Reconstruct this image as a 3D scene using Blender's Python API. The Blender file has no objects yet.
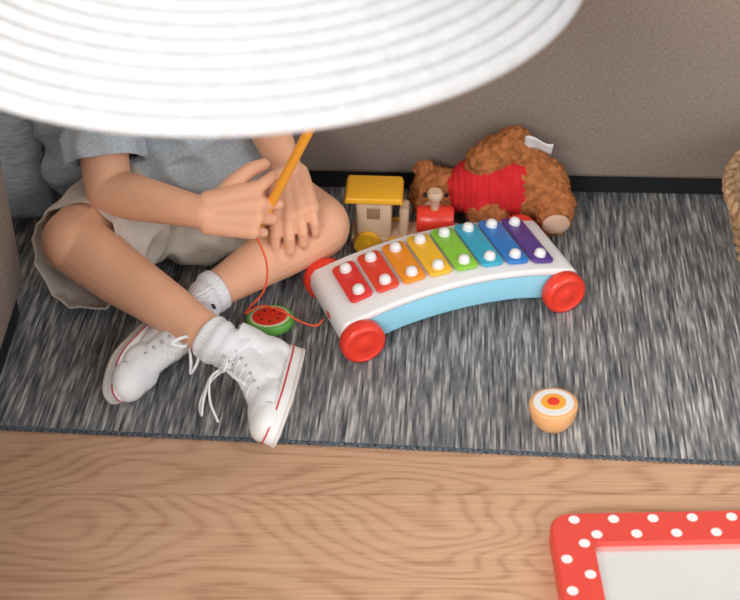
import bpy, bmesh, math, random
from mathutils import Vector, Matrix, noise
random.seed(4)
C = bpy.context.scene.collection
V = Vector

# ------------------------------------------------------------ materials
def new_mat(name):
    m = bpy.data.materials.new(name); m.use_nodes = True
    nt = m.node_tree
    return m, nt, nt.nodes['Principled BSDF']

def plain(name, col, rough=0.5, bump=0.0, bscale=200, var=0.06, sss=0.0, spec=0.5, metal=0.0, vscale=30):
    m, nt, b = new_mat(name)
    N, L = nt.nodes, nt.links
    tc = N.new('ShaderNodeTexCoord')
    no = N.new('ShaderNodeTexNoise'); no.inputs['Scale'].default_value = vscale
    no.inputs['Detail'].default_value = 5
    L.new(tc.outputs['Object'], no.inputs['Vector'])
    r = N.new('ShaderNodeValToRGB')
    r.color_ramp.elements[0].position = 0.3; r.color_ramp.elements[1].position = 0.7
    r.color_ramp.elements[0].color = (*[c*(1-var) for c in col], 1)
    r.color_ramp.elements[1].color = (*[min(1, c*(1+var)) for c in col], 1)
    L.new(no.outputs['Fac'], r.inputs['Fac'])
    L.new(r.outputs['Color'], b.inputs['Base Color'])
    b.inputs['Roughness'].default_value = rough
    b.inputs['Specular IOR Level'].default_value = spec
    b.inputs['Metallic'].default_value = metal
    if sss:
        b.inputs['Subsurface Weight'].default_value = sss
        b.inputs['Subsurface Radius'].default_value = (1.0, 0.35, 0.2)
        b.inputs['Subsurface Scale'].default_value = 0.008
    if bump:
        n2 = N.new('ShaderNodeTexNoise'); n2.inputs['Scale'].default_value = bscale
        n2.inputs['Detail'].default_value = 3
        L.new(tc.outputs['Object'], n2.inputs['Vector'])
        bp = N.new('ShaderNodeBump'); bp.inputs['Strength'].default_value = bump
        bp.inputs['Distance'].default_value = 0.002
        L.new(n2.outputs['Fac'], bp.inputs['Height'])
        L.new(bp.outputs['Normal'], b.inputs['Normal'])
    return m

def streak(name, dark, light, sx, sy, sz=1, p0=0.35, p1=0.65, rough=0.9, bump=0.4, dist=0.001, second=None):
    """noise stretched along object axes (woven / melange fabrics)"""
    m, nt, b = new_mat(name)
    N, L = nt.nodes, nt.links
    tc = N.new('ShaderNodeTexCoord')
    mp = N.new('ShaderNodeMapping'); mp.inputs['Scale'].default_value = (sx, sy, sz)
    L.new(tc.outputs['Object'], mp.inputs['Vector'])
    no = N.new('ShaderNodeTexNoise'); no.inputs['Scale'].default_value = 1
    no.inputs['Detail'].default_value = 3; no.inputs['Roughness'].default_value = 0.6
    L.new(mp.outputs['Vector'], no.inputs['Vector'])
    fac = no.outputs['Fac']
    if second:
        mp2 = N.new('ShaderNodeMapping'); mp2.inputs['Scale'].default_value = second
        L.new(tc.outputs['Object'], mp2.inputs['Vector'])
        n2 = N.new('ShaderNodeTexNoise'); n2.inputs['Scale'].default_value = 1; n2.inputs['Detail'].default_value = 2
        L.new(mp2.outputs['Vector'], n2.inputs['Vector'])
        mx = N.new('ShaderNodeMath'); mx.operation = 'ADD'
        L.new(fac, mx.inputs[0]); L.new(n2.outputs['Fac'], mx.inputs[1])
        h = N.new('ShaderNodeMath'); h.operation = 'MULTIPLY'; h.inputs[1].default_value = 0.5
        L.new(mx.outputs[0], h.inputs[0]); fac = h.outputs[0]
    r = N.new('ShaderNodeValToRGB')
    r.color_ramp.elements[0].position = p0; r.color_ramp.elements[1].position = p1
    r.color_ramp.elements[0].color = (*dark, 1); r.color_ramp.elements[1].color = (*light, 1)
    L.new(fac, r.inputs['Fac']); L.new(r.outputs['Color'], b.inputs['Base Color'])
    b.inputs['Roughness'].default_value = rough
    b.inputs['Specular IOR Level'].default_value = 0.2
    bp = N.new('ShaderNodeBump'); bp.inputs['Strength'].default_value = bump; bp.inputs['Distance'].default_value = dist
    L.new(fac, bp.inputs['Height']); L.new(bp.outputs['Normal'], b.inputs['Normal'])
    return m

def math_fn(N, L):
    def M(op, a, c=None):
        n = N.new('ShaderNodeMath'); n.operation = op
        for i, x in enumerate((a, c)):
            if x is None: continue
            if isinstance(x, (int, float)): n.inputs[i].default_value = x
            else: L.new(x, n.inputs[i])
        return n.outputs[0]
    return M

def rug_mat():
    """flat weave: thin warp threads running along y, each broken into light and dark dashes"""
    m, nt, b = new_mat('woven_rug'); N, L = nt.nodes, nt.links; M = math_fn(N, L)
    tc = N.new('ShaderNodeTexCoord'); sp = N.new('ShaderNodeSeparateXYZ')
    L.new(tc.outputs['Object'], sp.inputs[0]); x, y = sp.outputs[0], sp.outputs[1]
    def nz(vx, vy, det=2):
        c = N.new('ShaderNodeCombineXYZ'); L.new(vx, c.inputs[0]); L.new(vy, c.inputs[1])
        n = N.new('ShaderNodeTexNoise'); n.inputs['Scale'].default_value = 1; n.inputs['Detail'].default_value = det
        L.new(c.outputs[0], n.inputs['Vector']); return n.outputs['Fac']
    fq = 460.0
    colx = M('FLOOR', M('MULTIPLY', x, fq)); fx = M('FRACT', M('MULTIPLY', x, fq))
    cell = nz(M('MULTIPLY', colx, 3.37), M('MULTIPLY', y, 20.0))
    broad = nz(M('MULTIPLY', x, 110.0), M('MULTIPLY', y, 5.0), 2)
    f = M('ADD', M('MULTIPLY', cell, 0.76), M('MULTIPLY', broad, 0.24))
    r = N.new('ShaderNodeValToRGB'); e = r.color_ramp.elements
    e[0].position = 0.36; e[0].color = (0.060, 0.064, 0.072, 1)
    e[1].position = 0.68; e[1].color = (0.60, 0.59, 0.565, 1)
    k = e.new(0.51); k.color = (0.205, 0.21, 0.215, 1)
    L.new(f, r.inputs['Fac']); L.new(r.outputs['Color'], b.inputs['Base Color'])
    b.inputs['Roughness'].default_value = 0.95; b.inputs['Specular IOR Level'].default_value = 0.15
    rib = M('SINE', M('MULTIPLY', fx, math.pi))
    weft = M('MULTIPLY', M('ADD', M('SINE', M('MULTIPLY', y, 2400.0)), 1.0), 0.25)
    bp = N.new('ShaderNodeBump'); bp.inputs['Strength'].default_value = 0.4; bp.inputs['Distance'].default_value = 0.0006
    L.new(M('ADD', rib, weft), bp.inputs['Height']); L.new(bp.outputs['Normal'], b.inputs['Normal'])
    return m

def floor_mat():
    m, nt, b = new_mat('oak_floor')
    N, L = nt.nodes, nt.links
    M = math_fn(N, L)
    tc = N.new('ShaderNodeTexCoord'); sp = N.new('ShaderNodeSeparateXYZ')
    L.new(tc.outputs['Object'], sp.inputs[0])
    x, y = sp.outputs[0], sp.outputs[1]
    pw = 0.192
    yy = M('ADD', y, 0.192*5+0.184)
    row = M('FLOOR', M('DIVIDE', yy, pw)); fy = M('FRACT', M('DIVIDE', yy, pw))
    wn = N.new('ShaderNodeTexWhiteNoise'); wn.noise_dimensions = '1D'; L.new(row, wn.inputs['W'])
    xo = M('ADD', x, M('MULTIPLY', wn.outputs['Value'], 1.3))
    col = M('FLOOR', M('DIVIDE', xo, 1.28)); fx = M('FRACT', M('DIVIDE', xo, 1.28))
    wn2 = N.new('ShaderNodeTexWhiteNoise'); wn2.noise_dimensions = '2D'
    cb = N.new('ShaderNodeCombineXYZ'); L.new(row, cb.inputs[0]); L.new(col, cb.inputs[1]); L.new(cb.outputs[0], wn2.inputs['Vector'])
    off = M('MULTIPLY', wn2.outputs['Value'], 17.0)
    def nz(ax, ay, det, dist=0.0):
        c = N.new('ShaderNodeCombineXYZ')
        L.new(M('ADD', M('MULTIPLY', x, ax), off), c.inputs[0]); L.new(M('MULTIPLY', y, ay), c.inputs[1]); L.new(off, c.inputs[2])
        n = N.new('ShaderNodeTexNoise'); n.inputs['Scale'].default_value = 1; n.inputs['Detail'].default_value = det
        n.inputs['Distortion'].default_value = dist
        L.new(c.outputs[0], n.inputs['Vector']); return n.outputs['Fac']
    rings = M('POWER', M('MULTIPLY', M('ADD', M('SINE', M('ADD', M('MULTIPLY', nz(3.0, 9.0, 1.0, 0.25), 125.0), M('MULTIPLY', nz(30, 60, 2), 2.2))), 1.0), 0.5), 2.5)
    fine = nz(16, 460, 4)
    broad = nz(2.5, 14, 2)
    f = M('ADD', M('ADD', M('MULTIPLY', fine, 0.60), M('MULTIPLY', broad, 0.26)), M('SUBTRACT', 0.14, M('MULTIPLY', rings, 0.15)))
    r = N.new('ShaderNodeValToRGB'); e = r.color_ramp.elements
    e[0].position = 0.30; e[0].color = (0.36, 0.19, 0.105, 1)
    e[1].position = 0.72; e[1].color = (0.62, 0.395, 0.25, 1)
    k = e.new(0.48); k.color = (0.52, 0.31, 0.19, 1)
    L.new(f, r.inputs['Fac'])
    seam = M('MAXIMUM', M('LESS_THAN', fy, 0.007), M('LESS_THAN', fx, 0.0012))
    tint = M('ADD', M('MULTIPLY', wn2.outputs['Value'], 0.10), 0.95)
    sc = M('MULTIPLY', tint, M('SUBTRACT', 1.0, M('MULTIPLY', seam, 0.30)))
    vm = N.new('ShaderNodeVectorMath'); vm.operation = 'SCALE'
    L.new(r.outputs['Color'], vm.inputs[0]); L.new(sc, vm.inputs['Scale'])
    L.new(vm.outputs[0], b.inputs['Base Color'])
    b.inputs['Roughness'].default_value = 0.42
    b.inputs['Specular IOR Level'].default_value = 0.35
    bp = N.new('ShaderNodeBump'); bp.inputs['Strength'].default_value = 0.12; bp.inputs['Distance'].default_value = 0.001
    L.new(f, bp.inputs['Height']); L.new(bp.outputs['Normal'], b.inputs['Normal'])
    return m

M_skin = plain('child_skin', (0.80, 0.435, 0.275), 0.52, 0.08, 400, 0.06, sss=0.25, spec=0.28, vscale=18)
M_white = plain('white_canvas', (0.78, 0.79, 0.80), 0.85, 0.3, 900, 0.03)
M_rubber = plain('white_rubber', (0.82, 0.82, 0.81), 0.4, 0, 1, 0.02)
M_lace = plain('white_lace_cotton', (0.84, 0.84, 0.84), 0.9, 0, 1, 0.02)
M_trim = plain('grey_stitching', (0.45, 0.45, 0.47), 0.7, 0, 1, 0.02)
M_redline = plain('red_stripe', (0.55, 0.03, 0.05), 0.5)
M_navy = plain('navy_lining', (0.03, 0.035, 0.06), 0.8)
M_sock = plain('white_cotton_rib', (0.78, 0.79, 0.81), 0.95, 0.4, 600, 0.05)
M_shirt = streak('heather_jersey', (0.33, 0.39, 0.43), (0.52, 0.58, 0.62), 420, 420, 300, 0.3, 0.7, 0.95, 0.12, 0.0006)
M_shorts = plain('beige_cotton', (0.62, 0.55, 0.47), 0.92, 0.25, 600, 0.05, vscale=60)
M_rug = rug_mat()
M_rughem = streak('rug_binding', (0.03, 0.04, 0.05), (0.15, 0.18, 0.21), 260, 500, 300, 0.35, 0.65, 0.9, 0.5)
M_sofa = streak('linen_upholstery', (0.165, 0.13, 0.105), (0.36, 0.295, 0.25), 200, 200, 1100, 0.3, 0.7, 0.95, 0.4, 0.001, second=(1100, 200, 200))
M_black = plain('black_paint_and_shade', (0.010, 0.010, 0.012), 0.6)  # black for small painted details and the shadow gaps under the seats
M_rope = plain('white_cotton_rope', (0.56, 0.575, 0.59), 0.95, 0.8, 240, 0.05, vscale=90, spec=0.1)
M_red = plain('red_paint', (0.80, 0.045, 0.022), 0.32, spec=0.5, var=0.02)
M_yellow = plain('yellow_paint', (0.86, 0.43, 0.02), 0.4, var=0.04)
M_stick = plain('orange_yellow_lacquer', (0.88, 0.36, 0.03), 0.35, var=0.04)
M_wood = plain('beech_wood', (0.70, 0.49, 0.33), 0.55, 0.1, 100, 0.10, vscale=40)
M_pwhite = plain('white_plastic', (0.80, 0.80, 0.80), 0.32, var=0.01)
M_pblue = plain('sky_blue_plastic', (0.30, 0.65, 0.81), 0.38, var=0.02)
M_cord = plain('red_orange_cord', (0.80, 0.10, 0.03), 0.6)
M_fur = plain('brown_plush', (0.40, 0.145, 0.05), 0.95, 1.0, 380, 0.35, vscale=110, spec=0.1)
M_pad = plain('tan_plush', (0.62, 0.40, 0.29), 0.95, 0.5, 400, 0.1)
M_hair = plain('light_brown_hair', (0.30, 0.17, 0.08), 0.6, 0.6, 300, 0.2)
M_eye = plain('dark_eye', (0.03, 0.02, 0.015), 0.15)
M_lip = plain('pink_lip', (0.70, 0.28, 0.24), 0.4, sss=0.1)
M_wall = plain('painted_wall', (0.80, 0.79, 0.77), 0.9, 0.1, 60, 0.02)
M_wicker = streak('wicker', (0.20, 0.11, 0.055), (0.52, 0.34, 0.19), 90, 90, 220, 0.3, 0.7, 0.7, 0.5)
M_knit = streak('pale_blue_knit', (0.42, 0.48, 0.52), (0.80, 0.84, 0.87), 60, 60, 380, 0.3, 0.7, 0.95, 0.8, 0.003)
KEYC = [(0.74, 0.035, 0.03), (0.76, 0.06, 0.025), (0.85, 0.28, 0.015), (0.88, 0.50, 0.03), (0.25, 0.58, 0.05),
        (0.04, 0.40, 0.58), (0.03, 0.20, 0.58), (0.10, 0.045, 0.26)]

# ------------------------------------------------------------ mesh helpers
def obj_from_bm(name, bm, mat, parent=None, smooth=True, loc=None):
    me = bpy.data.meshes.new(name); bm.to_mesh(me); bm.free()
    return obj_from_me(name, me, mat, parent, smooth)

def obj_from_me(name, me, mat, parent=None, smooth=True):
    o = bpy.data.objects.new(name, me); C.objects.link(o)
    if mat is not None and len(me.materials) == 0: me.materials.append(mat)
    if smooth:
        for p in me.polygons: p.use_smooth = True
    if parent: o.parent = parent
    return o

def root(name, label, cat, loc, rz=0.0, group=None, extra=None):
    e = bpy.data.objects.new(name, None); e.empty_display_size = 0.03
    C.objects.link(e); e.location = loc; e.rotation_euler = (0, 0, rz)
    tag(e, label, cat, group); return e

def tag(o, label, cat, group=None):
    o['label'] = label; o['category'] = cat
    if group: o['group'] = group

def auto(o, ang=35):
    me = o.data
    bm = bmesh.new(); bm.from_mesh(me)
    for e in bm.edges:
        if len(e.link_faces) == 2 and e.calc_face_angle(0) > math.radians(ang): e.smooth = False
    bm.to_mesh(me); bm.free()

def bevel(o, w, seg=3, ang=40):
    md = o.modifiers.new('bevel', 'BEVEL'); md.width = w; md.segments = seg
    md.limit_method = 'ANGLE'; md.angle_limit = math.radians(ang); md.harden_normals = False
    return o

def ball(bm, c, r, rot=None, seg=24):
    if not isinstance(r, (tuple, list)): r = (r, r, r)
    m = Matrix.Translation(V(c)) @ (rot.to_4x4() if rot else Matrix()) @ Matrix.Diagonal((*r, 1))
    bmesh.ops.create_uvsphere(bm, u_segments=seg, v_segments=seg//2+2, radius=1, matrix=m)

def cap(bm, p1, r1, p2, r2, seg=20):
    p1, p2 = V(p1), V(p2); ball(bm, p1, r1, seg=seg); ball(bm, p2, r2, seg=seg)
    d = p2-p1; L = d.length
    if L < 1e-5: return
    q = d.to_track_quat('Z', 'Y').to_matrix().to_4x4()
    s = max(-0.95, min(0.95, (r1-r2)/L)); c = math.sqrt(1-s*s)
    a = p1+d.normalized()*(r1*s); b = p2+d.normalized()*(r2*s)
    bmesh.ops.create_cone(bm, cap_ends=True, segments=seg, radius1=r1*c, radius2=r2*c, depth=(b-a).length,
                          matrix=Matrix.Translation((a+b)/2) @ q)

def chain(bm, pts, seg=20):
    for (a, ra), (b, rb) in zip(pts, pts[1:]): cap(bm, a, ra, b, rb, seg)

def remesh(bm, vox, it=4, fac=0.5):
    me = bpy.data.meshes.new('tmp'); bm.to_mesh(me); bm.free()
    o = bpy.data.objects.new('tmp', me); C.objects.link(o)
    r = o.modifiers.new('r', 'REMESH'); r.mode = 'VOXEL'; r.voxel_size = vox; r.adaptivity = 0
    if it:
        s = o.modifiers.new('s', 'SMOOTH'); s.factor = fac; s.iterations = it
    dg = bpy.context.evaluated_depsgraph_get()
    res = bpy.data.meshes.new_from_object(o.evaluated_get(dg))
    bpy.data.objects.remove(o); bpy.data.meshes.remove(me)
    return res

def displace(me, fn):
    me.update()
    ns = [v.normal.copy() for v in me.vertices]
    for v, n in zip(me.vertices, ns): v.co += n*fn(v.co, n)

def cut(me, cuts):
    """delete everything past each (centre, normal, radius) plane -> open cuffs and hems"""
    bm = bmesh.new(); bm.from_mesh(me)
    for c, n, r in cuts:
        c, n = V(c), V(n).normalized()
        geom = [f for f in bm.faces if (f.calc_center_median()-c).length < r*1.5]
        ed = set(e for f in geom for e in f.edges); vs = set(v for f in geom for v in f.verts)
        bmesh.ops.bisect_plane(bm, geom=list(geom)+list(ed)+list(vs), plane_co=c, plane_no=n, dist=1e-6)
        dead = [v for v in bm.verts if (v.co-c).dot(n) > 1e-5 and (v.co-c).length < r]
        bmesh.ops.delete(bm, geom=dead, context='VERTS')
    bm.to_mesh(me); bm.free()

def catmull(pts, n=8):
    P = [V(p) for p in pts]; P = [P[0]*2-P[1]]+P+[P[-1]*2-P[-2]]; out = []
    for i in range(1, len(P)-2):
        for k in range(n):
            t = k/n; a, b, c, d = P[i-1], P[i], P[i+1], P[i+2]
            out.append(0.5*((2*b)+(c-a)*t+(2*a-5*b+4*c-d)*t*t+(3*b-a-3*c+d)*t**3))
    out.append(P[-2]); return out

def tube_bm(bm, pts, r, n=8, seg=8, flat=1.0):
    P = catmull(pts, n) if len(pts) > 2 else [V(p) for p in pts]
    up = V((0, 0, 1)); rings = []
    for i, p in enumerate(P):
        t = (P[min(i+1, len(P)-1)]-P[max(i-1, 0)]).normalized()
        a = up - t*up.dot(t)
        if a.length < 0.05: a = V((1, 0, 0))-t*t.x
        a.normalize(); up = a; b = t.cross(a)
        rr = r(i/(len(P)-1)) if callable(r) else r
        rings.append([bm.verts.new(p+(a*math.cos(2*math.pi*k/seg)*flat+b*math.sin(2*math.pi*k/seg))*rr) for k in range(seg)])
    for A, B in zip(rings, rings[1:]):
        for k in range(seg): bm.faces.new((A[k], A[(k+1) % seg], B[(k+1) % seg], B[k]))
    bm.faces.new(rings[0][::-1]); bm.faces.new(rings[-1])

def tube(name, pts, r, mat, parent=None, **k):
    bm = bmesh.new(); tube_bm(bm, pts, r, **k)
    bmesh.ops.recalc_face_normals(bm, faces=bm.faces)
    return obj_from_bm(name, bm, mat, parent)

def lathe(name, prof, mat, parent=None, seg=48, fn=None):
    bm = bmesh.new(); rings = []
    for j, (r, z) in enumerate(prof):
        if r < 1e-6: rings.append([bm.verts.new((0, 0, z))]); continue
        rings.append([bm.verts.new((((r+(fn(j, 2*math.pi*k/seg) if fn else 0))*math.cos(2*math.pi*k/seg)),
                                    ((r+(fn(j, 2*math.pi*k/seg) if fn else 0))*math.sin(2*math.pi*k/seg)), z)) for k in range(seg)])
    for A, B in zip(rings, rings[1:]):
        for k in range(seg):
            k2 = (k+1) % seg
            if len(A) == 1 and len(B) == 1: continue
            if len(A) == 1: bm.faces.new((A[0], B[k], B[k2]))
            elif len(B) == 1: bm.faces.new((A[k], A[k2], B[0]))
            else: bm.faces.new((A[k], A[k2], B[k2], B[k]))
    bmesh.ops.recalc_face_normals(bm, faces=bm.faces)
    o = obj_from_bm(name, bm, mat, parent); auto(o, 50); return o

def box(name, lo, hi, mat, parent=None, bv=0.0, seg=3):
    bm = bmesh.new(); bmesh.ops.create_cube(bm, size=1)
    for v in bm.verts:
        v.co = V([(lo[i]+hi[i])/2 + v.co[i]*(hi[i]-lo[i]) for i in range(3)])
    o = obj_from_bm(name, bm, mat, parent, smooth=bv > 0)
    if bv: bevel(o, bv, seg)
    return o

def prism(name, pts, axis, a0, a1, mat, parent=None, bv=0.0, seg=3):
    bm = bmesh.new()
    mk = (lambda p, a: (p[0], a, p[1])) if axis == 'y' else (lambda p, a: (p[0], p[1], a))
    A = [bm.verts.new(mk(p, a0)) for p in pts]; B = [bm.verts.new(mk(p, a1)) for p in pts]
    n = len(pts)
    bm.faces.new(A); bm.faces.new(B[::-1])
    for i in range(n): bm.faces.new((A[i], B[i], B[(i+1) % n], A[(i+1) % n]))
    bmesh.ops.recalc_face_normals(bm, faces=bm.faces)
    o = obj_from_bm(name, bm, mat, parent)
    if bv: bevel(o, bv, seg, 50)
    else: auto(o, 40)
    return o

def rrect(w, h, r, n=6):
    out = []
    for cx, cy, a0 in ((w/2-r, h/2-r, 0), (-w/2+r, h/2-r, 90), (-w/2+r, -h/2+r, 180), (w/2-r, -h/2+r, 270)):
        for k in range(n+1):
            a = math.radians(a0+90*k/n); out.append((cx+r*math.cos(a), cy+r*math.sin(a)))
    return out

def structure(o): o['kind'] = 'structure'; return o

# ------------------------------------------------------------ room
structure(box('floor', (-3, -1.6, -0.05), (3, 2.8, 0), floor_mat()))
structure(box('wall_back', (-3, 2.8, 0), (3, 2.9, 2.6), M_wall))
structure(box('wall_left', (-3.1, -1.6, 0), (-3, 2.9, 2.6), M_wall))
structure(box('ceiling', (-3.1, -1.2, 2.6), (3, 2.9, 2.68), M_wall))
structure(box('baseboard_back', (-3, 2.785, 0), (3, 2.8, 0.08), M_pwhite))

# ------------------------------------------------------------ rug
rug = root('rug', 'grey and off-white streaked flat-woven rug with dark bound edge', 'rug', (0, 1.034, 0), math.radians(-4))
ro = box('woven_field', (-1.2, 0.003, 0), (1.3, 1.0, 0.004), M_rug, rug)
h = bmesh.new()
for i in range(400):
    x = -1.2+i*0.00625
    cap(h, (x, 0, 0.0020), 0.0019, (x+0.005, 0.0030, 0.0022), 0.0019, 8)
obj_from_bm('binding', h, M_rughem, rug)
RZ = 0.0042

# ------------------------------------------------------------ sofas
def sofa(name, label, loc, rz, W, D, H):
    s = root(name, label, 'sofa', loc, rz)
    box('base', (-W/2, 0, 0.034), (W/2, D, 0.30), M_sofa, s, 0.009, 4)
    box('seat_cushion', (-W/2+0.01, 0.004, 0.302), (W/2-0.01, D-0.2, H), M_sofa, s, 0.035, 5)
    box('backrest', (-W/2, D-0.2, 0.302), (W/2, D, H+0.32), M_sofa, s, 0.04, 5)
    box('gap_shade', (-W/2+0.03, 0.022, 0), (W/2-0.03, D-0.03, 0.036), M_black, s)  # added black block, paints the shadow gap below the upholstery
    return s
sofa('sofa', 'taupe linen sofa standing on the rug behind the toys', (0.55, 1.468, RZ), math.radians(-2), 2.2, 0.8, 0.42)
s2 = root('armchair', 'taupe linen armchair over a painted shadow gap beside the child', 'armchair', (-0.391, 1.266, RZ), 0)
box('base', (-0.75, -0.85, 0.036), (0, 0, 0.29), M_sofa, s2, 0.009, 4)
box('seat_cushion', (-0.75, -0.70, 0.292), (-0.14, -0.15, 0.42), M_sofa, s2, 0.03, 4)
box('armrest', (-0.13, -0.85, 0.292), (0, 0, 0.56), M_sofa, s2, 0.009, 4)
box('backrest', (-0.75, -0.14, 0.292), (-0.14, 0, 0.75), M_sofa, s2, 0.02, 4)
box('gap_shade', (-0.72, -0.82, 0), (-0.008, -0.02, 0.037), M_black, s2)  # black block standing in for the shade in the armchair's leg gap

bm = bmesh.new()
N_ = 26
def cushion_bm(bm, w, hgt, th):
    for sgn in (1, -1):
        g = {}
        for i in range(N_+1):
            for j in range(N_+1):
                u, v = i/N_*2-1, j/N_*2-1
                k = max(0, (1-u**4))*max(0, (1-v**4))
                g[i, j] = bm.verts.new((u*w/2*(1-0.06*(1-v*v)), sgn*th/2*k**0.5, hgt/2+v*hgt/2*(1-0.06*(1-u*u))))
        for i in range(N_):
            for j in range(N_): bm.faces.new((g[i, j], g[i+1, j], g[i+1, j+1], g[i, j+1]))
    bmesh.ops.remove_doubles(bm, verts=bm.verts, dist=1e-5)
    bmesh.ops.recalc_face_normals(bm, faces=bm.faces)
cushion_bm(bm, 0.24, 0.30, 0.07)
cu = obj_from_bm('cushion', bm, M_knit); cu.location = (-0.50, 1.41, RZ+0.004); cu.rotation_euler = (math.radians(-8), 0, math.radians(12))
tag(cu, 'pale blue and white knitted cushion tucked between the sofas', 'cushion')

# ------------------------------------------------------------ pendant lamp
lp = root('pendant_lamp', 'white coiled cotton rope pendant lamp hanging over the child', 'lamp', (-0.101, 0.986, 0.56))
prof_t, prof_b = [], []
R0, nco = 0.263, 24
def dome(r): return 0.075*(1-(r/R0)**2)
steps = nco*8
for i in range(steps+1):
    r = R0-(R0-0.018)*i/steps
    ph = abs(math.sin(math.pi*nco*i/steps))
    prof_t.append((r, dome(r)+0.0052*ph**0.6))
    prof_b.append((r, dome(r)-0.0052*ph**0.6))
lathe('lamp_shade', prof_b[::-1][:-1]+prof_t, M_rope, lp, 160)
tube('cord', [(0, 0, 0.06), (0, 0, 1.2), (0, 0, 2.03)], 0.003, M_pwhite, lp)
lathe('ceiling_rose', [(0, 2.04), (0.05, 2.04), (0.05, 2.02), (0.012, 2.0), (0, 2.0)], M_pwhite, lp)
lathe('lamp_socket', [(0, 0.085), (0.022, 0.085), (0.022, 0.035), (0, 0.035)], M_pwhite, lp)
lathe('light_bulb', [(0, 0.036), (0.012, 0.034), (0.03, 0.01), (0.028, -0.012), (0.014, -0.028), (0, -0.032)], M_pwhite, lp)

# ------------------------------------------------------------ xylophone
xy = root('toy_xylophone', 'toy xylophone with rainbow keys, white and blue body, red wheels', 'xylophone', (0.084, 1.270, RZ), math.radians(21))
zt = lambda x: 0.064-0.020*(x/0.135)**2
def xprofile():
    top = [(x/100*0.134, zt(x/100*0.134)-0.002) for x in range(-100, 101, 8)]
    bot = []
    for k in range(21):
        x = 0.136-0.272*k/20; a = abs(x)
        if a < 0.075: z = zt(x)-0.038
        else:
            t = (a-0.075)/0.061; z = (zt(0.075)-0.038)*(1-t)**2+0.010*(1-(1-t)**2)
        bot.append((x, z))
    return top+bot
prism('frame', xprofile(), 'y', -0.050, 0.050, M_pblue, xy, 0.004, 3)
outer = [(-0.1405, 0.016), (-0.1435, 0.028), (-0.1425, 0.041), (-0.137, 0.048)]
arc = [(x/100*0.130, zt(x/100*0.130)+0.004) for x in range(-100, 101, 8)]
outer = outer+arc+[(-p[0], p[1]) for p in outer[::-1]]
inner = [(0.131, 0.016), (0.134, 0.028), (0.133, 0.040)]+[(-p[0]*0.985, p[1]-0.009) for p in arc]+[(-0.133, 0.040), (-0.134, 0.028), (-0.131, 0.016)]
prism('top_shell', outer+inner, 'y', -0.0530, 0.0530, M_pwhite, xy, 0.0035, 3)
for i in range(8):
    x = (i-3.5)*0.0305-0.003; sl = math.atan(2*0.020*x/0.135**2)
    Lk = 0.066+0.0036*i
    o = prism('key', rrect(0.0268, Lk, 0.006), 'z', 0, 0.0042, plain('key_paint_%d' % i, KEYC[i], 0.32, var=0.02), xy, 0.0012, 2)
    o.location = (x, 0.003, zt(x)+0.0052); o.rotation_euler = (0, sl, 0)
    o['label'] = ['red', 'scarlet', 'orange', 'yellow', 'green', 'teal', 'blue', 'purple'][i]+' painted key'
    for yy in (-1, 1):
        pgo = lathe('peg', [(0, 0.0085), (0.003, 0.0082), (0.0055, 0.0065), (0.0065, 0.004), (0.0065, 0.0035), (0.007, 0)], M_pwhite, xy, 20)
        pgo.location = V((x, 0.003+yy*(Lk/2-0.0125), zt(x)+0.0088)); pgo.rotation_euler = (0, sl, 0)
for sx in (-1, 1):
    for sy in (-1, 1):
        w = lathe('wheel', [(0, 0.009), (0.006, 0.0092), (0.008, 0.0075), (0.018, 0.0075), (0.020, 0.0088), (0.0235, 0.0075), (0.0252, 0.004),
                            (0.0252, -0.006), (0.0235, -0.0085), (0, -0.0085)], M_red, xy, 40)
        w.location = (sx*0.122, sy*0.061, 0.0252); w.rotation_euler = (math.radians(-90*sy), 0, 0)
mk = prism('emblem', rrect(0.010, 0.006, 0.002), 'z', 0, 0.0006, M_red, xy); mk.location = (-0.1437, -0.012, 0.032)
mk.rotation_euler = (math.radians(90), 0, math.radians(-90)); mk['label'] = 'small red printed maker mark'

# ------------------------------------------------------------ wooden egg half
eg = root('toy_egg_half', 'wooden toy boiled egg half with painted white and orange yolk', 'toy food', (0.189, 1.062, RZ+0.001), 0.2)
eg.rotation_euler = (math.radians(-3), math.radians(-2), 0.2)
M_shell = plain('tan_wood_paint', (0.80, 0.42, 0.18), 0.45, var=0.06)
lathe('shell', [(0, 0), (0.011, 0.0006), (0.017, 0.004), (0.0215, 0.011), (0.0243, 0.020), (0.025, 0.028), (0.0248, 0.0305), (0.0235, 0.0315), (0, 0.0315)], M_shell, eg)
lathe('egg_white', [(0, 0.0320), (0.0205, 0.0320), (0.0210, 0.0310), (0.0, 0.0310)], M_pwhite, eg)
lathe('yolk_ring', [(0, 0.0326), (0.0125, 0.0326), (0.0129, 0.0318), (0.0, 0.0318)], plain('orange_yolk', (0.90, 0.42, 0.05), 0.4), eg)
lathe('yolk_centre', [(0, 0.0332), (0.0060, 0.0332), (0.0063, 0.0324), (0.0, 0.0324)], M_red, eg)

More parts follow.
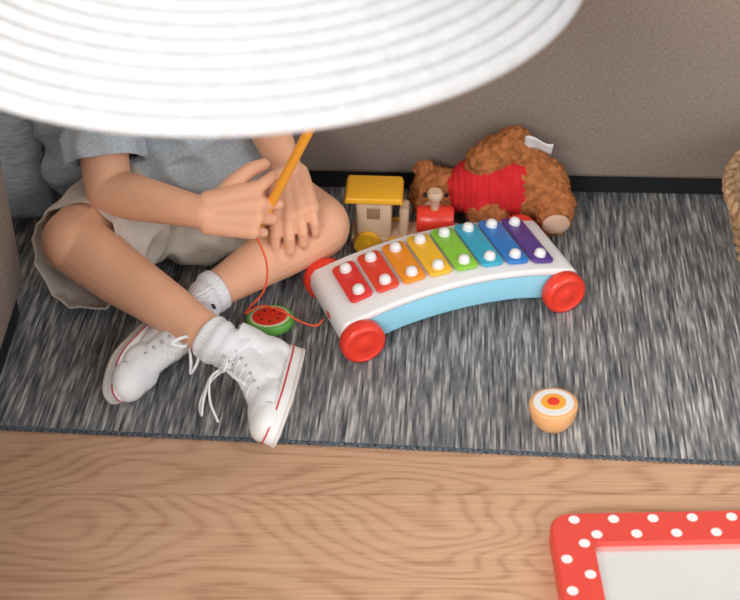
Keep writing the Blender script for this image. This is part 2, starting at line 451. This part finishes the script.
# ------------------------------------------------------------ watermelon slice
wm = root('toy_watermelon_slice', 'round wooden toy watermelon slice with green rind and dark seeds', 'toy food', (-0.112, 1.224, RZ+0.004), 0.3)
wm.rotation_euler = (math.radians(-8), 0, 0.3)
lathe('rind', [(0, 0), (0.025, 0), (0.027, 0.003), (0.027, 0.009), (0.0255, 0.011), (0, 0.011)], plain('green_paint', (0.14, 0.45, 0.07), 0.45), wm)
lathe('pith', [(0, 0.0116), (0.0225, 0.0116), (0.0228, 0.0108), (0, 0.0108)], plain('pale_green_paint', (0.62, 0.80, 0.50), 0.45), wm)
lathe('flesh', [(0, 0.0122), (0.0195, 0.0122), (0.0198, 0.0112), (0, 0.0112)], M_red, wm)
for k in range(7):
    a = k*2*math.pi/7; b = bmesh.new(); ball(b, (0.012*math.cos(a), 0.012*math.sin(a), 0.0122), (0.0026, 0.0013, 0.0006), Matrix.Rotation(a, 3, 'Z'), 10)
    obj_from_bm('seed', b, M_black, wm)

# ------------------------------------------------------------ toy train
tr = root('toy_train', 'wooden toy train with yellow roof and wheels and red boiler', 'toy train', (0.033, 1.382, RZ), math.radians(-3))
box('chassis', (-0.055, -0.018, 0.014), (0.075, 0.018, 0.024), M_wood, tr, 0.002)
cabp = prism('cab', rrect(0.042, 0.036, 0.004), 'z', 0.024, 0.076, M_wood, tr, 0.001); cabp.location = (-0.028, 0, 0)
box('cab_window', (-0.036, -0.0186, 0.050), (-0.020, 0.0186, 0.066), plain('dark_wood', (0.33, 0.19, 0.10), 0.6), tr, 0.001)
rf = prism('roof', [(-0.035, 0.0), (-0.032, 0.008), (0.032, 0.008), (0.035, 0)], 'y', -0.026, 0.026, M_yellow, tr, 0.002); rf.location = (-0.028, 0, 0.076)
pl = lathe('post', [(0, 0.036), (0.0055, 0.034), (0.0055, 0.0), (0, 0)], M_wood, tr, 20); pl.location = (0.008, -0.008, 0.024)
pl = lathe('post', [(0, 0.036), (0.0055, 0.034), (0.0055, 0.0), (0, 0)], M_wood, tr, 20); pl.location = (0.008, 0.009, 0.024)
bo = lathe('boiler', [(0, -0.022), (0.015, -0.022), (0.017, -0.019), (0.017, 0.019), (0.015, 0.022), (0, 0.022)], M_red, tr, 32)
bo.rotation_euler = (0, math.radians(90), 0); bo.location = (0.045, 0, 0.040)
ch = lathe('chimney', [(0, 0.026), (0.0075, 0.026), (0.0095, 0.022), (0.0085, 0.016), (0.0055, 0.012), (0.005, 0), (0, 0)], M_wood, tr, 24); ch.location = (0.044, 0, 0.055)
for x, r in ((-0.035, 0.0165), (-0.002, 0.013), (0.028, 0.012), (0.058, 0.012)):
    for sy in (-1, 1):
        w = lathe('wheel', [(0, 0.0045), (0.004, 0.0045), (0.005, 0.003), (r-0.003, 0.003), (r-0.001, 0.0035), (r, 0.0015), (r, -0.003), (0, -0.003)], M_yellow if x < 0.02 else M_red, tr, 28)
        w.location = (x, sy*0.0215, r); w.rotation_euler = (math.radians(-90*sy), 0, 0)

# ------------------------------------------------------------ teddy bear
BL = V((0.15, 1.43, RZ))
SH = V((-0.004, 0.000, 0))
b = bmesh.new()
ball(b, (0.088, 1.440, 0.038), (0.036, 0.030, 0.033))
ball(b, (0.070, 1.450, 0.066), (0.013, 0.009, 0.013)); ball(b, (0.066, 1.418, 0.034), (0.011, 0.008, 0.012))
chain(b, [((0.115, 1.438, 0.045), 0.026), ((0.150, 1.440, 0.050), 0.034), ((0.195, 1.438, 0.050), 0.037)])
ball(b, (0.213, 1.436, 0.046), (0.036, 0.036, 0.042))
chain(b, [((0.205, 1.430, 0.046), 0.026), ((0.232, 1.412, 0.040), 0.022), ((0.226, 1.400, 0.030), 0.023)])
chain(b, [((0.200, 1.444, 0.085), 0.020), ((0.178, 1.446, 0.104), 0.022), ((0.140, 1.436, 0.086), 0.022)])
chain(b, [((0.132, 1.425, 0.040), 0.018), ((0.142, 1.410, 0.028), 0.020), ((0.152, 1.402, 0.026), 0.021)])
me = remesh(b, 0.0022, 3)
def fur(co, n):
    return 0.0030*noise.noise(co*150)+0.0022*noise.noise(co*330+V((5, 5, 5)))+0.001*noise.noise(co*40)
displace(me, fur)
for v in me.vertices:
    v.co.z = max(v.co.z, 0.001)
    v.co -= BL-V((0, 0, RZ))-SH
tb = obj_from_me('teddy_bear', me, M_fur); tb.location = BL
tag(tb, 'brown plush teddy bear in a red shirt lying beside the sofa', 'teddy bear')
def wchild(o, par):
    o.parent = par; o.matrix_parent_inverse = Matrix.Translation(SH-par.location+V((0, 0, RZ))); return o
b = bmesh.new()
chain(b, [((0.122, 1.437, 0.047), 0.031), ((0.150, 1.439, 0.052), 0.0385), ((0.175, 1.438, 0.052), 0.0390)])
chain(b, [((0.134, 1.430, 0.044), 0.024), ((0.138, 1.421, 0.038), 0.0230)])
me = remesh(b, 0.0025, 3)
displace(me, lambda c, n: 0.0035*noise.noise(V((c.x*90, c.y*30, c.z*30)))+0.0008*math.sin(c.x*900))
for v in me.vertices: v.co.z = max(v.co.z, 0.001)
wchild(obj_from_me('shirt', me, plain('red_knit', (0.62, 0.025, 0.03), 0.95, 0.6, 420, 0.15, spec=0.15)), tb)
b = bmesh.new(); ball(b, (0.227, 1.3795, 0.033), (0.017, 0.005, 0.017), Matrix.Rotation(0.25, 3, 'X'))
wchild(obj_from_bm('paw_pad', b, M_pad), tb)
b = bmesh.new(); ball(b, (0.080, 1.413, 0.033), (0.014, 0.009, 0.011)); wchild(obj_from_bm('muzzle', b, M_pad), tb)
b = bmesh.new(); ball(b, (0.080, 1.404, 0.038), (0.005, 0.003, 0.0035)); wchild(obj_from_bm('nose', b, M_black), tb)
for dx in (-0.012, 0.014):
    b = bmesh.new(); ball(b, (0.083+dx, 1.415, 0.052), 0.003); wchild(obj_from_bm('eye', b, M_black), tb)
b = bmesh.new()
g = {}
for i in range(9):
    for j in range(5):
        u, v = i/8, j/4
        g[i, j] = b.verts.new((0.188+u*0.034, 1.436-0.012*v-0.004*math.sin(u*3), 0.100+0.024*v+0.006*math.sin(u*4+v)))
for i in range(8):
    for j in range(4): b.faces.new((g[i, j], g[i+1, j], g[i+1, j+1], g[i, j+1]))
o = wchild(obj_from_bm('care_tag', b, M_white), tb); sd = o.modifiers.new('s', 'SOLIDIFY'); sd.thickness = 0.0008
o['label'] = 'white fabric care tag'

# ------------------------------------------------------------ basket
bk = root('basket', 'round woven wicker basket filled with toys on the rug', 'basket', (0.555, 1.275, RZ))
pr = []; rows = 22
for j in range(rows*2+1):
    t = j/(rows*2); pr.append((0.112+0.048*t**0.8, 0.135*t))
prin = [(r-0.006, z+0.004) for r, z in pr[::-1]]
fnb = lambda j, a: (0.0026*math.sin(40*a+math.pi*((j//2) % 2))*(1 if j < len(pr) else 0.4)+0.0012*(j % 2))
lathe('body', [(0, 0)]+pr+prin+[(0, 0.006)], M_wicker, bk, 240, fnb)
b = bmesh.new()
for s in range(2):
    pts = [(0.160*math.cos(a)+0.003*math.cos(a)*math.sin(30*a+s*math.pi), 0.160*math.sin(a)+0.003*math.sin(a)*math.sin(30*a+s*math.pi), 0.138+0.003*math.cos(30*a+s*math.pi)) for a in [k*2*math.pi/180 for k in range(181)]]
    tube_bm(b, pts, 0.0040, n=1, seg=8)
bmesh.ops.recalc_face_normals(b, faces=b.faces)
obj_from_bm('rim', b, M_wicker, bk)
b = bmesh.new(); ball(b, (0, 0, 0), 0.055, seg=32)
tbal = obj_from_bm('toy_ball', b, plain('maroon_rubber', (0.30, 0.025, 0.02), 0.5)); tbal.location = (0.485, 1.275, RZ+0.068)
tag(tbal, 'maroon toy ball inside the wicker basket', 'ball')

# ------------------------------------------------------------ dotted toy mirror
tm = root('toy_mirror', 'red frame with white polka dots around a pale mirror panel', 'toy mirror', (0.302, 0.829, 0), math.radians(1.5))
W, Hh, bw, th = 0.26, 0.20, 0.038, 0.020
po, pi_ = rrect(W, Hh, 0.020, 8), rrect(W-2*bw, Hh-2*bw, 0.006, 8)
b = bmesh.new(); rings = []
for pts, z in ((po, 0.0), (po, th-0.003), ([(p[0]*0.985, p[1]*0.98) for p in po], th), (pi_, th), (pi_, 0.0)): rings.append([b.verts.new((*p, z)) for p in pts])
n = len(po)
for A, B in zip(rings, rings[1:]+rings[:1]):
    for i in range(n): b.faces.new((A[i], A[(i+1) % n], B[(i+1) % n], B[i]))
bmesh.ops.recalc_face_normals(b, faces=b.faces)
def dot(x, y):
    vs = [b.verts.new((x+0.0052*math.cos(a), y+0.0052*math.sin(a), th+0.0003)) for a in [k*2*math.pi/24 for k in range(24)]]
    f = b.faces.new(vs); f.material_index = 1
sp = 0.0375
for i in range(-4, 5):
    for r_, o_ in ((0.010, 0), (0.029, 0.5)):
        x = (i+o_)*sp+0.006
        if abs(x) < W/2-0.008:
            dot(x, Hh/2-r_); dot(x, -Hh/2+r_)
for j in range(-1, 2):
    for r_, o_ in ((0.010, 0), (0.029, 0.5)):
        y = (j+o_)*sp+0.004
        if abs(y) < Hh/2-bw: dot(-W/2+r_, y); dot(W/2-r_, y)
M_frame = plain('coral_red_paint', (0.70, 0.06, 0.04), 0.4, var=0.02)
fr = obj_from_bm('frame', b, M_frame, tm, smooth=False); fr.data.materials.append(M_pwhite)
fr['label'] = 'coral red frame with white polka dots'
M_mirror = plain('mirror_glass', (0.78, 0.81, 0.81), 0.18, metal=0.6, var=0.02)
prism('mirror_panel', rrect(W-2*bw+0.004, Hh-2*bw+0.004, 0.006), 'z', 0.004, 0.013, M_mirror, tm)

# ------------------------------------------------------------ the child
PL = V((-0.21, 1.36, RZ))
K_R, A_R = V((-0.326, 1.262, 0.092)), V((-0.154, 1.120, 0.060))
K_L, A_L = V((-0.062, 1.328, 0.066)), V((-0.176, 1.222, 0.050))
HP_R, HP_L = V((-0.25, 1.425, 0.068)), V((-0.165, 1.435, 0.068))
S_R, E_R, W_R = V((-0.312, 1.405, 0.275)), V((-0.288, 1.290, 0.140)), V((-0.176, 1.230, 0.152))
S_L, E_L, W_L = V((-0.148, 1.420, 0.285)), V((-0.130, 1.415, 0.180)), V((-0.092, 1.328, 0.142))
HC = V((-0.225, 1.375, 0.432))

def frame(o, F, U):
    F = V(F).normalized(); U = V(U); U = (U-F*U.dot(F)).normalized(); Lf = U.cross(F)
    M = Matrix.Identity(4)
    for i in range(3): M[i][0], M[i][1], M[i][2], M[i][3] = F[i], Lf[i], U[i], o[i]
    return M
SM_R = frame((-0.074, 1.146, 0.030), (-0.16, -0.98, -0.05), (-0.92, 0.0, 0.38))
SM_L = frame((-0.226, 1.206, 0.028), (-0.33, -0.94, -0.03), (0.86, 0.0, 0.46))

def lerp(a, b, t): return a*(1-t)+b*t
b = bmesh.new()
ball(b, (-0.207, 1.425, 0.070), (0.085, 0.055, 0.055))
ball(b, (-0.218, 1.420, 0.130), (0.070, 0.050, 0.07))
ball(b, (-0.228, 1.415, 0.215), (0.076, 0.048, 0.075))
cap(b, S_R+V((0.02, 0.005, -0.005)), 0.030, S_L+V((-0.02, 0, -0.005)), 0.030)
cap(b, (-0.229, 1.410, 0.29), 0.033, (-0.227, 1.392, 0.37), 0.030)
ball(b, HC, (0.068, 0.076, 0.080))
ball(b, HC+V((0, -0.026, -0.034)), (0.052, 0.046, 0.044))
ball(b, HC+V((0, -0.060, -0.058)), (0.018, 0.014, 0.013))
for s in (-1, 1):
    ball(b, HC+V((s*0.030, -0.050, -0.030)), (0.022, 0.018, 0.020))
    ball(b, HC+V((s*0.070, 0.004, -0.012)), (0.008, 0.015, 0.021))
cap(b, HC+V((0, -0.073, -0.002)), 0.007, HC+V((0, -0.083, -0.020)), 0.0095)
chain(b, [(HP_R, 0.050), (lerp(HP_R, K_R, 0.5), 0.046), (K_R, 0.0375)])
chain(b, [(K_R, 0.0375), (lerp(K_R, A_R, 0.30)+V((0, 0, -0.004)), 0.0330), (lerp(K_R, A_R, 0.65), 0.0265), (A_R, 0.0200)])
ball(b, K_R+V((-0.002, -0.010, 0.006)), 0.031)
chain(b, [(HP_L, 0.050), (lerp(HP_L, K_L, 0.5), 0.044), (K_L, 0.039)])
chain(b, [(K_L, 0.039), (lerp(K_L, A_L, 0.35), 0.033), (lerp(K_L, A_L, 0.7), 0.0255), (A_L, 0.0195)])
for M, A in ((SM_R, A_R), (SM_L, A_L)):
    chain(b, [(A, 0.0195), (M @ V((0.028, 0, 0.036)), 0.016), (M @ V((0.095, 0, 0.020)), 0.009)])
chain(b, [(S_R, 0.031), (lerp(S_R, E_R, 0.55), 0.029), (E_R, 0.0255), (lerp(E_R, W_R, 0.3), 0.0255), (lerp(E_R, W_R, 0.7), 0.0205), (W_R, 0.0170)])
chain(b, [(S_L, 0.031), (lerp(S_L, E_L, 0.5), 0.027), (E_L, 0.0255), (lerp(E_L, W_L, 0.35), 0.0245), (W_L, 0.0165)])

def hand(b, W, D, N, left, fingers, thumb, sc=1.0):
    """fingers: per finger either curl angles, or explicit points (along, side, out) in the hand frame"""
    D = V(D).normalized(); N = V(N); N = (N-D*N.dot(D)).normalized()
    S = N.cross(D) if not left else D.cross(N)
    offs = (0.0200, 0.0067, -0.0067, -0.0196)
    lens = ((0.021, 0.014, 0.011), (0.023, 0.015, 0.012), (0.021, 0.014, 0.011), (0.017, 0.011, 0.010))
    kl = (0.051, 0.054, 0.051, 0.046)
    for i in range(4):
        k = W+(D*kl[i]+S*offs[i])*sc
        cap(b, W+(D*0.004+S*offs[i]*0.55)*sc, 0.0120, k, 0.0086*sc, 14)
        ball(b, k+N*0.0012*sc, 0.0080*sc, seg=14)
        if i < 3: cap(b, W+(D*0.012+S*(offs[i]+offs[i+1])*0.35-N*0.003)*sc, 0.011, W+(D*(kl[i]-0.012)+S*(offs[i]+offs[i+1])/2-N*0.003)*sc, 0.0080*sc, 14)
        r = (0.0062, 0.0063, 0.0060, 0.0053)[i]*sc
        if isinstance(fingers[i][0], tuple):
            pts = [(k, r*1.1)]
            for a_, s_, n_ in fingers[i]: r *= 0.95; pts.append((W+(D*a_+S*s_+N*n_)*sc, r))
        else:
            ang = 0; p = k; pts = [(p, r*1.1)]
            for c, l in zip(fingers[i], lens[i]):
                ang += math.radians(c)
                d = (D*math.cos(ang)-N*math.sin(ang)+S*offs[i]*5.0*max(0, math.cos(ang))).normalized()
                p = p+d*l*sc; r *= 0.95; pts.append((p, r))
        chain(b, pts, 14)
        if len(pts) > 2: ball(b, pts[1][0]+N*0.0004, pts[1][1]*1.06, seg=14)
    t = [W+(D*a+S*s_+N*n_)*sc for a, s_, n_ in thumb]
    chain(b, list(zip(t, (0.0115, 0.0090*sc, 0.0074*sc, 0.0062*sc))), 14)
    return D, N, S

Dr, Nr, Sr = hand(b, W_R, (0.93, -0.05, 0.10), (-0.05, -0.74, 0.66), False,
     (((0.068, 0.031, 0.000), (0.079, 0.037, -0.010), (0.076, 0.036, -0.021)), (48, 80, 55), (56, 82, 55), (62, 82, 55)),
     ((0.010, 0.010, -0.006), (0.028, 0.028, -0.006), (0.045, 0.041, -0.008), (0.058, 0.046, -0.012)), 1.10)
Dl, Nl, Sl = hand(b, W_L, (0.12, -0.74, -0.42), (0.05, -0.38, 0.87), True,
     ((22, 34, 24), (24, 36, 26), (26, 38, 26), (26, 38, 26)),
     ((0.010, 0.010, -0.006), (0.024, 0.028, -0.010), (0.038, 0.037, -0.014), (0.050, 0.040, -0.020)), 1.05)
me = remesh(b, 0.0017, 3, 0.5)
for v in me.vertices: v.co -= PL-V((0, 0, RZ))
person = obj_from_me('person', me, M_skin); person.location = PL
tag(person, 'small child in grey tee and beige shorts sitting cross-legged', 'child')
PINV = Matrix.Translation(-(PL-V((0, 0, RZ))))
def pc(o):
    o.parent = person; o.matrix_parent_inverse = PINV; return o

b = bmesh.new(); ball(b, HC+V((0, 0.008, 0.010)), (0.075, 0.080, 0.084), seg=48)
me = remesh(b, 0.003, 1); cut(me, [(HC+V((0, -0.030, 0.018)), (0, -1, -0.55), 0.11)])
displace(me, lambda c, n: 0.004*noise.noise(V((c.x*90, c.y*90, c.z*14))))
o = pc(obj_from_me('hair', me, M_hair)); sd = o.modifiers.new('s', 'SOLIDIFY'); sd.thickness = 0.006; sd.offset = -1
for s in (-1, 1):
    b = bmesh.new(); ball(b, HC+V((s*0.026, -0.066, -0.001)), (0.010, 0.006, 0.006)); pc(obj_from_bm('eye', b, M_eye))
    b = bmesh.new(); cap(b, HC+V((s*0.014, -0.075, 0.016)), 0.002, HC+V((s*0.038, -0.066, 0.018)), 0.0016); pc(obj_from_bm('eyebrow', b, M_hair))
b = bmesh.new(); ball(b, HC+V((0, -0.073, -0.040)), (0.015, 0.005, 0.005)); pc(obj_from_bm('mouth', b, M_lip))

# shirt
b = bmesh.new()
ball(b, (-0.228, 1.412, 0.235), (0.090, 0.060, 0.085))
ball(b, (-0.228, 1.408, 0.150), (0.098, 0.064, 0.080))
ball(b, (-0.220, 1.402, 0.110), (0.108, 0.070, 0.050))
ball(b, (-0.332, 1.410, 0.150), (0.056, 0.046, 0.070))
ball(b, (-0.340, 1.405, 0.110), (0.050, 0.044, 0.045))
cap(b, S_R+V((0.02, 0.005, -0.002)), 0.036, S_L+V((-0.02, 0, -0.002)), 0.036)
chain(b, [(S_R, 0.037), (lerp(S_R, E_R, 0.80), 0.043)])
chain(b, [(S_L, 0.037), (lerp(S_L, E_L, 0.76), 0.040)])
cap(b, (-0.229, 1.408, 0.29), 0.040, (-0.228, 1.398, 0.33), 0.040)
me = remesh(b, 0.0035, 6)
cut(me, [(lerp(S_R, E_R, 0.79)+V((0, -0.004, -0.002)), (E_R-S_R), 0.054), (lerp(S_L, E_L, 0.74), (E_L-S_L), 0.046),
         ((-0.228, 1.40, 0.322), (0, -0.2, 1), 0.06), ((-0.24, 1.41, 0.082), (0, 0.0, -1), 0.16)])
def folds(c, n):
    a = noise.noise(V((c.x*22, c.y*22, c.z*30)))
    return 0.0055*(1-abs(a)*2.6)+0.002*noise.noise(c*48)
displace(me, folds)
o = pc(obj_from_me('shirt', me, M_shirt)); sd = o.modifiers.new('s', 'SOLIDIFY'); sd.thickness = 0.002; sd.offset = -1
o['label'] = 'heather grey-blue short-sleeved tee'

# shorts
b = bmesh.new()
ball(b, (-0.215, 1.415, 0.078), (0.108, 0.064, 0.064))
cap(b, (-0.255, 1.405, 0.072), 0.064, K_R+V((0.002, -0.006, -0.020)), 0.060)
cap(b, (-0.165, 1.415, 0.070), 0.060, lerp(HP_L, K_L, 0.88)+V((-0.014, -0.012, -0.006)), 0.056)
ball(b, (-0.205, 1.362, 0.040), (0.07, 0.05, 0.036))
me = remesh(b, 0.0035, 6)
dR, dL = (K_R-HP_R).normalized(), (K_L-HP_L).normalized()
cR = lerp(HP_R, K_R, 0.98); cL = lerp(HP_L, K_L, 0.74)
cut(me, [(cR, (dR.x, dR.y, 0.36), 0.12), (cL, (dL.x+0.1, dL.y*0.9, 0.35), 0.085)])
def folds2(c, n):
    a = noise.noise(V((c.x*26, c.y*18, c.z*26))+V((3, 1, 7)))
    return 0.007*(1-abs(a)*2.8)+0.002*noise.noise(c*60)-0.002
displace(me, folds2)
for v in me.vertices: v.co.z = max(v.co.z, 0.002)
o = pc(obj_from_me('shorts', me, M_shorts)); sd = o.modifiers.new('s', 'SOLIDIFY'); sd.thickness = 0.0025; sd.offset = -1
o['label'] = 'loose beige cotton shorts'

# socks
def sock(A, K, M, ln):
    d = (K-A).normalized(); foot = M @ V((0.030, 0, 0.045))
    bm = bmesh.new()
    chain(bm, [(foot, 0.0195), (A, 0.0222), (A+d*max(ln, 0.008), 0.0244), (A+d*(ln+0.018), 0.0256)])
    me = remesh(bm, 0.0018, 4)
    q = d.to_track_quat('Z', 'Y').to_matrix().inverted()
    def f(c, n):
        l = q @ (c-A); a = math.atan2(l.y, l.x)
        return 0.0006*math.sin(a*34)+0.0008*math.sin(l.z*420+1.2*math.sin(a*2))
    displace(me, f)
    cut(me, [(A+d*(ln+0.010), d, 0.05)])
    o = pc(obj_from_me('sock', me, M_sock)); sd = o.modifiers.new('s', 'SOLIDIFY'); sd.thickness = 0.002; sd.offset = -1
sock(A_R, K_R, SM_R, 0.008); sock(A_L, K_L, SM_L, 0.000)

# high-top canvas shoes
def outline(off=0.0, n=48):
    out = []
    for k in range(n):
        a = 2*math.pi*k/n; c, s = math.cos(a), math.sin(a)
        x = 0.068+(0.068+off)*(abs(c)**0.86)*(1 if c > 0 else -1)
        wd = 0.0195+0.0052*math.exp(-((x-0.094)/0.034)**2)+0.001
        out.append((x, (wd+off)*(abs(s)**0.80)*(1 if s > 0 else -1)))
    return out
def shoe(M, bow):
    b = bmesh.new()
    ball(b, (0.023, 0, 0.030), (0.0215, 0.0205, 0.026))
    chain(b, [((0.026, 0, 0.028), 0.0200), ((0.060, 0, 0.024), 0.0200)])
    ball(b, (0.090, 0, 0.018), (0.036, 0.0232, 0.0180))
    ball(b, (0.110, 0, 0.016), (0.022, 0.0200, 0.0140))
    chain(b, [((0.026, 0, 0.034), 0.0210), ((0.025, 0, 0.070), 0.0230)])
    chain(b, [((0.040, 0, 0.056), 0.0185), ((0.068, 0, 0.033), 0.0175), ((0.094, 0, 0.020), 0.0155)])
    me = remesh(b, 0.0018, 3)
    cut(me, [((0.03, 0, 0.073), (-0.12, 0, 1), 0.05), ((0.07, 0, 0.006), (0, 0, -1), 0.10)])
    displace(me, lambda c, n: 0.0012*noise.noise(c*70))
    up = obj_from_me('shoe', me, M_white)
    up.matrix_basis = M; up.parent = person; up.matrix_parent_inverse = PINV
    sd = up.modifiers.new('s', 'SOLIDIFY'); sd.thickness = 0.002; sd.offset = -1
    up['label'] = 'white canvas high-top sneaker with red pinstripe'
    prism('sole', outline(0.0), 'z', 0.0, 0.0145, M_rubber, up, 0.002, 2)
    prism('outsole', outline(0.0008), 'z', -0.0022, 0.0012, plain('pale_tan_rubber', (0.70, 0.66, 0.61), 0.7), up)
    prism('pinstripe', outline(0.0005), 'z', 0.0100, 0.0118, M_redline, up)
    bm = bmesh.new(); ball(bm, (0.108, 0, 0.0145), (0.0272, 0.0218, 0.0165), seg=40)
    m2 = remesh(bm, 0.0016, 1); cut(m2, [((0.1055, 0, 0.02), (-1, 0, 0.25), 0.05), ((0.11, 0, 0.004), (0, 0, -1), 0.05)])
    obj_from_me('toe_cap', m2, M_rubber, up)
    tube('toe_cap_trim', [(0.1055, 0.0222*math.cos(a), 0.0145+0.0168*math.sin(a)) for a in [math.radians(d) for d in range(8, 173, 12)]], 0.0007, M_trim, up, n=3)
    tube('heel_strip', [(0.0005, 0, 0.014), (0.0005, 0, 0.040), (0.0012, 0, 0.072)], 0.0035, M_navy if bow == 2 else M_white, up, flat=0.5)
    b = bmesh.new()
    p0, p1 = V((0.0520, 0, 0.0705)), V((0.0900, 0, 0.0370)); dn = V((0.65, 0, 0.76)); ax = p1-p0
    def sp_(t, y):
        rr = 0.0185
        return p0+ax*t+V((0, y, 0))+dn*(math.sqrt(max(rr*rr-y*y, 0))-rr+0.0008-0.0016*math.sin(math.pi*t))
    nrow = 6; hw = 0.0115
    for i in range(nrow):
        t = i/(nrow-1)
        tube_bm(b, [sp_(t, -hw), sp_(t, 0), sp_(t, hw)], 0.0018, 5, 8, 0.6)
        if i < nrow-1:
            t2 = (i+1)/(nrow-1)
            for s in (-1, 1):
                tube_bm(b, [sp_(t, s*hw), sp_((t+t2)/2, 0)+dn*0.001, sp_(t2, -s*hw)], 0.0017, 5, 8, 0.6)
    k = sp_(0.15, 0)+dn*0.004
    if bow == 1:
        loops = [[k, k+V((0.012, -0.018, 0.010)), k+V((0.030, -0.034, 0.012)), k+V((0.044, -0.036, 0.006)), k+V((0.034, -0.026, 0.010)), k+V((0.014, -0.010, 0.012)), k],
                 [k, k+V((0.004, 0.014, 0.010)), k+V((0.016, 0.024, 0.006)), k+V((0.026, 0.018, 0.004)), k+V((0.014, 0.006, 0.008)), k],
                 [k, k+V((0.016, -0.008, 0.012)), k+V((0.034, -0.022, 0.004)), k+V((0.050, -0.030, -0.012))],
                 [k, k+V((0.010, 0.010, 0.008)), k+V((0.030, 0.020, -0.006)), k+V((0.040, 0.026, -0.020))]]
    else:
        loops = [[k, k+V((0.010, 0.016, 0.008)), k+V((0.024, 0.024, 0.000)), k+V((0.020, 0.012, 0.006)), k],
                 [k, k+V((0.010, -0.012, 0.010)), k+V((0.026, -0.018, 0.004)), k+V((0.018, -0.006, 0.008)), k]]
    for l in loops: tube_bm(b, l, 0.0019, 8, 8, 0.7)
    ball(b, k, 0.0040, seg=12)
    bmesh.ops.recalc_face_normals(b, faces=b.faces)
    obj_from_bm('laces', b, M_lace, up)
    M_eyelet = bpy.data.materials.get('eyelet_metal') or plain('eyelet_metal', (0.5, 0.5, 0.52), 0.3, metal=0.8)
    for i in range(nrow):
        for s in (-1, 1):
            b = bmesh.new(); c = sp_(i/(nrow-1), s*(hw+0.0014)); ball(b, c-dn*0.0008, (0.0020, 0.0020, 0.0020), seg=10)
            obj_from_bm('eyelet', b, M_eyelet, up)
shoe(SM_R, 1); shoe(SM_L, 2)

# ------------------------------------------------------------ mallet held in the hand
grip = W_R+Dr*0.064-Nr*0.017
sdir = V((0.40, -0.12, 0.90)).normalized()
ml = root('toy_mallet', 'orange-yellow wooden toy mallet held by the child, tied to a cord', 'toy mallet', grip-sdir*0.035+V((0, 0, RZ)))
tube('handle', [(0, 0, 0), sdir*0.09, sdir*0.175], 0.0052, M_stick, ml, seg=16)
b = bmesh.new(); ball(b, sdir*0.180, 0.0125); obj_from_bm('mallet_head', b, M_red, ml)
o0 = ml.location
cpts = [V((0, 0, 0)), V((-0.112, 1.222, 0.095))-o0, V((-0.116, 1.214, 0.065))-o0, V((-0.133, 1.216, 0.040))-o0, V((-0.139, 1.222, 0.026))-o0,
        V((-0.122, 1.228, 0.032))-o0, V((-0.100, 1.218, 0.034))-o0, V((-0.078, 1.206, 0.028))-o0, V((-0.060, 1.198, 0.028))-o0, V((-0.052, 1.206, 0.030))-o0]
tube('cord', cpts, 0.0012, M_cord, ml)

# ------------------------------------------------------------ light
w = bpy.data.worlds.new('world'); bpy.context.scene.world = w; w.use_nodes = True
w.node_tree.nodes['Background'].inputs[0].default_value = (0.96, 0.975, 1.0, 1)
w.node_tree.nodes['Background'].inputs[1].default_value = 1.1
def area(name, loc, tgt, size, e, col=(1, 1, 1)):
    l = bpy.data.lights.new(name, 'AREA'); l.shape = 'RECTANGLE'; l.size = size[0]; l.size_y = size[1]; l.energy = e; l.color = col
    o = bpy.data.objects.new(name, l); C.objects.link(o); o.location = loc
    o.rotation_euler = (V(tgt)-V(loc)).to_track_quat('-Z', 'Y').to_euler()
area('window_light', (-1.9, -2.2, 2.6), (0, 1.2, 0), (2.4, 1.6), 190, (1, 0.98, 0.945))
area('fill_light', (2.2, -1.6, 2.2), (0, 1.3, 0), (1.8, 1.4), 38, (0.95, 0.97, 1))  # unseen fill lamp brightening from the front right, not a window

# ------------------------------------------------------------ camera
cd = bpy.data.cameras.new('camera'); cam = bpy.data.objects.new('camera', cd); C.objects.link(cam)
cam.location = (0, 0, 1.0); cam.rotation_euler = (math.radians(52), 0, 0)
cd.sensor_width = 36; cd.lens = 36*1400/740
cd.dof.use_dof = True; cd.dof.focus_distance = 1.56; cd.dof.aperture_fstop = 7.0
bpy.context.scene.camera = cam
bpy.context.scene.view_settings.view_transform = 'Standard'
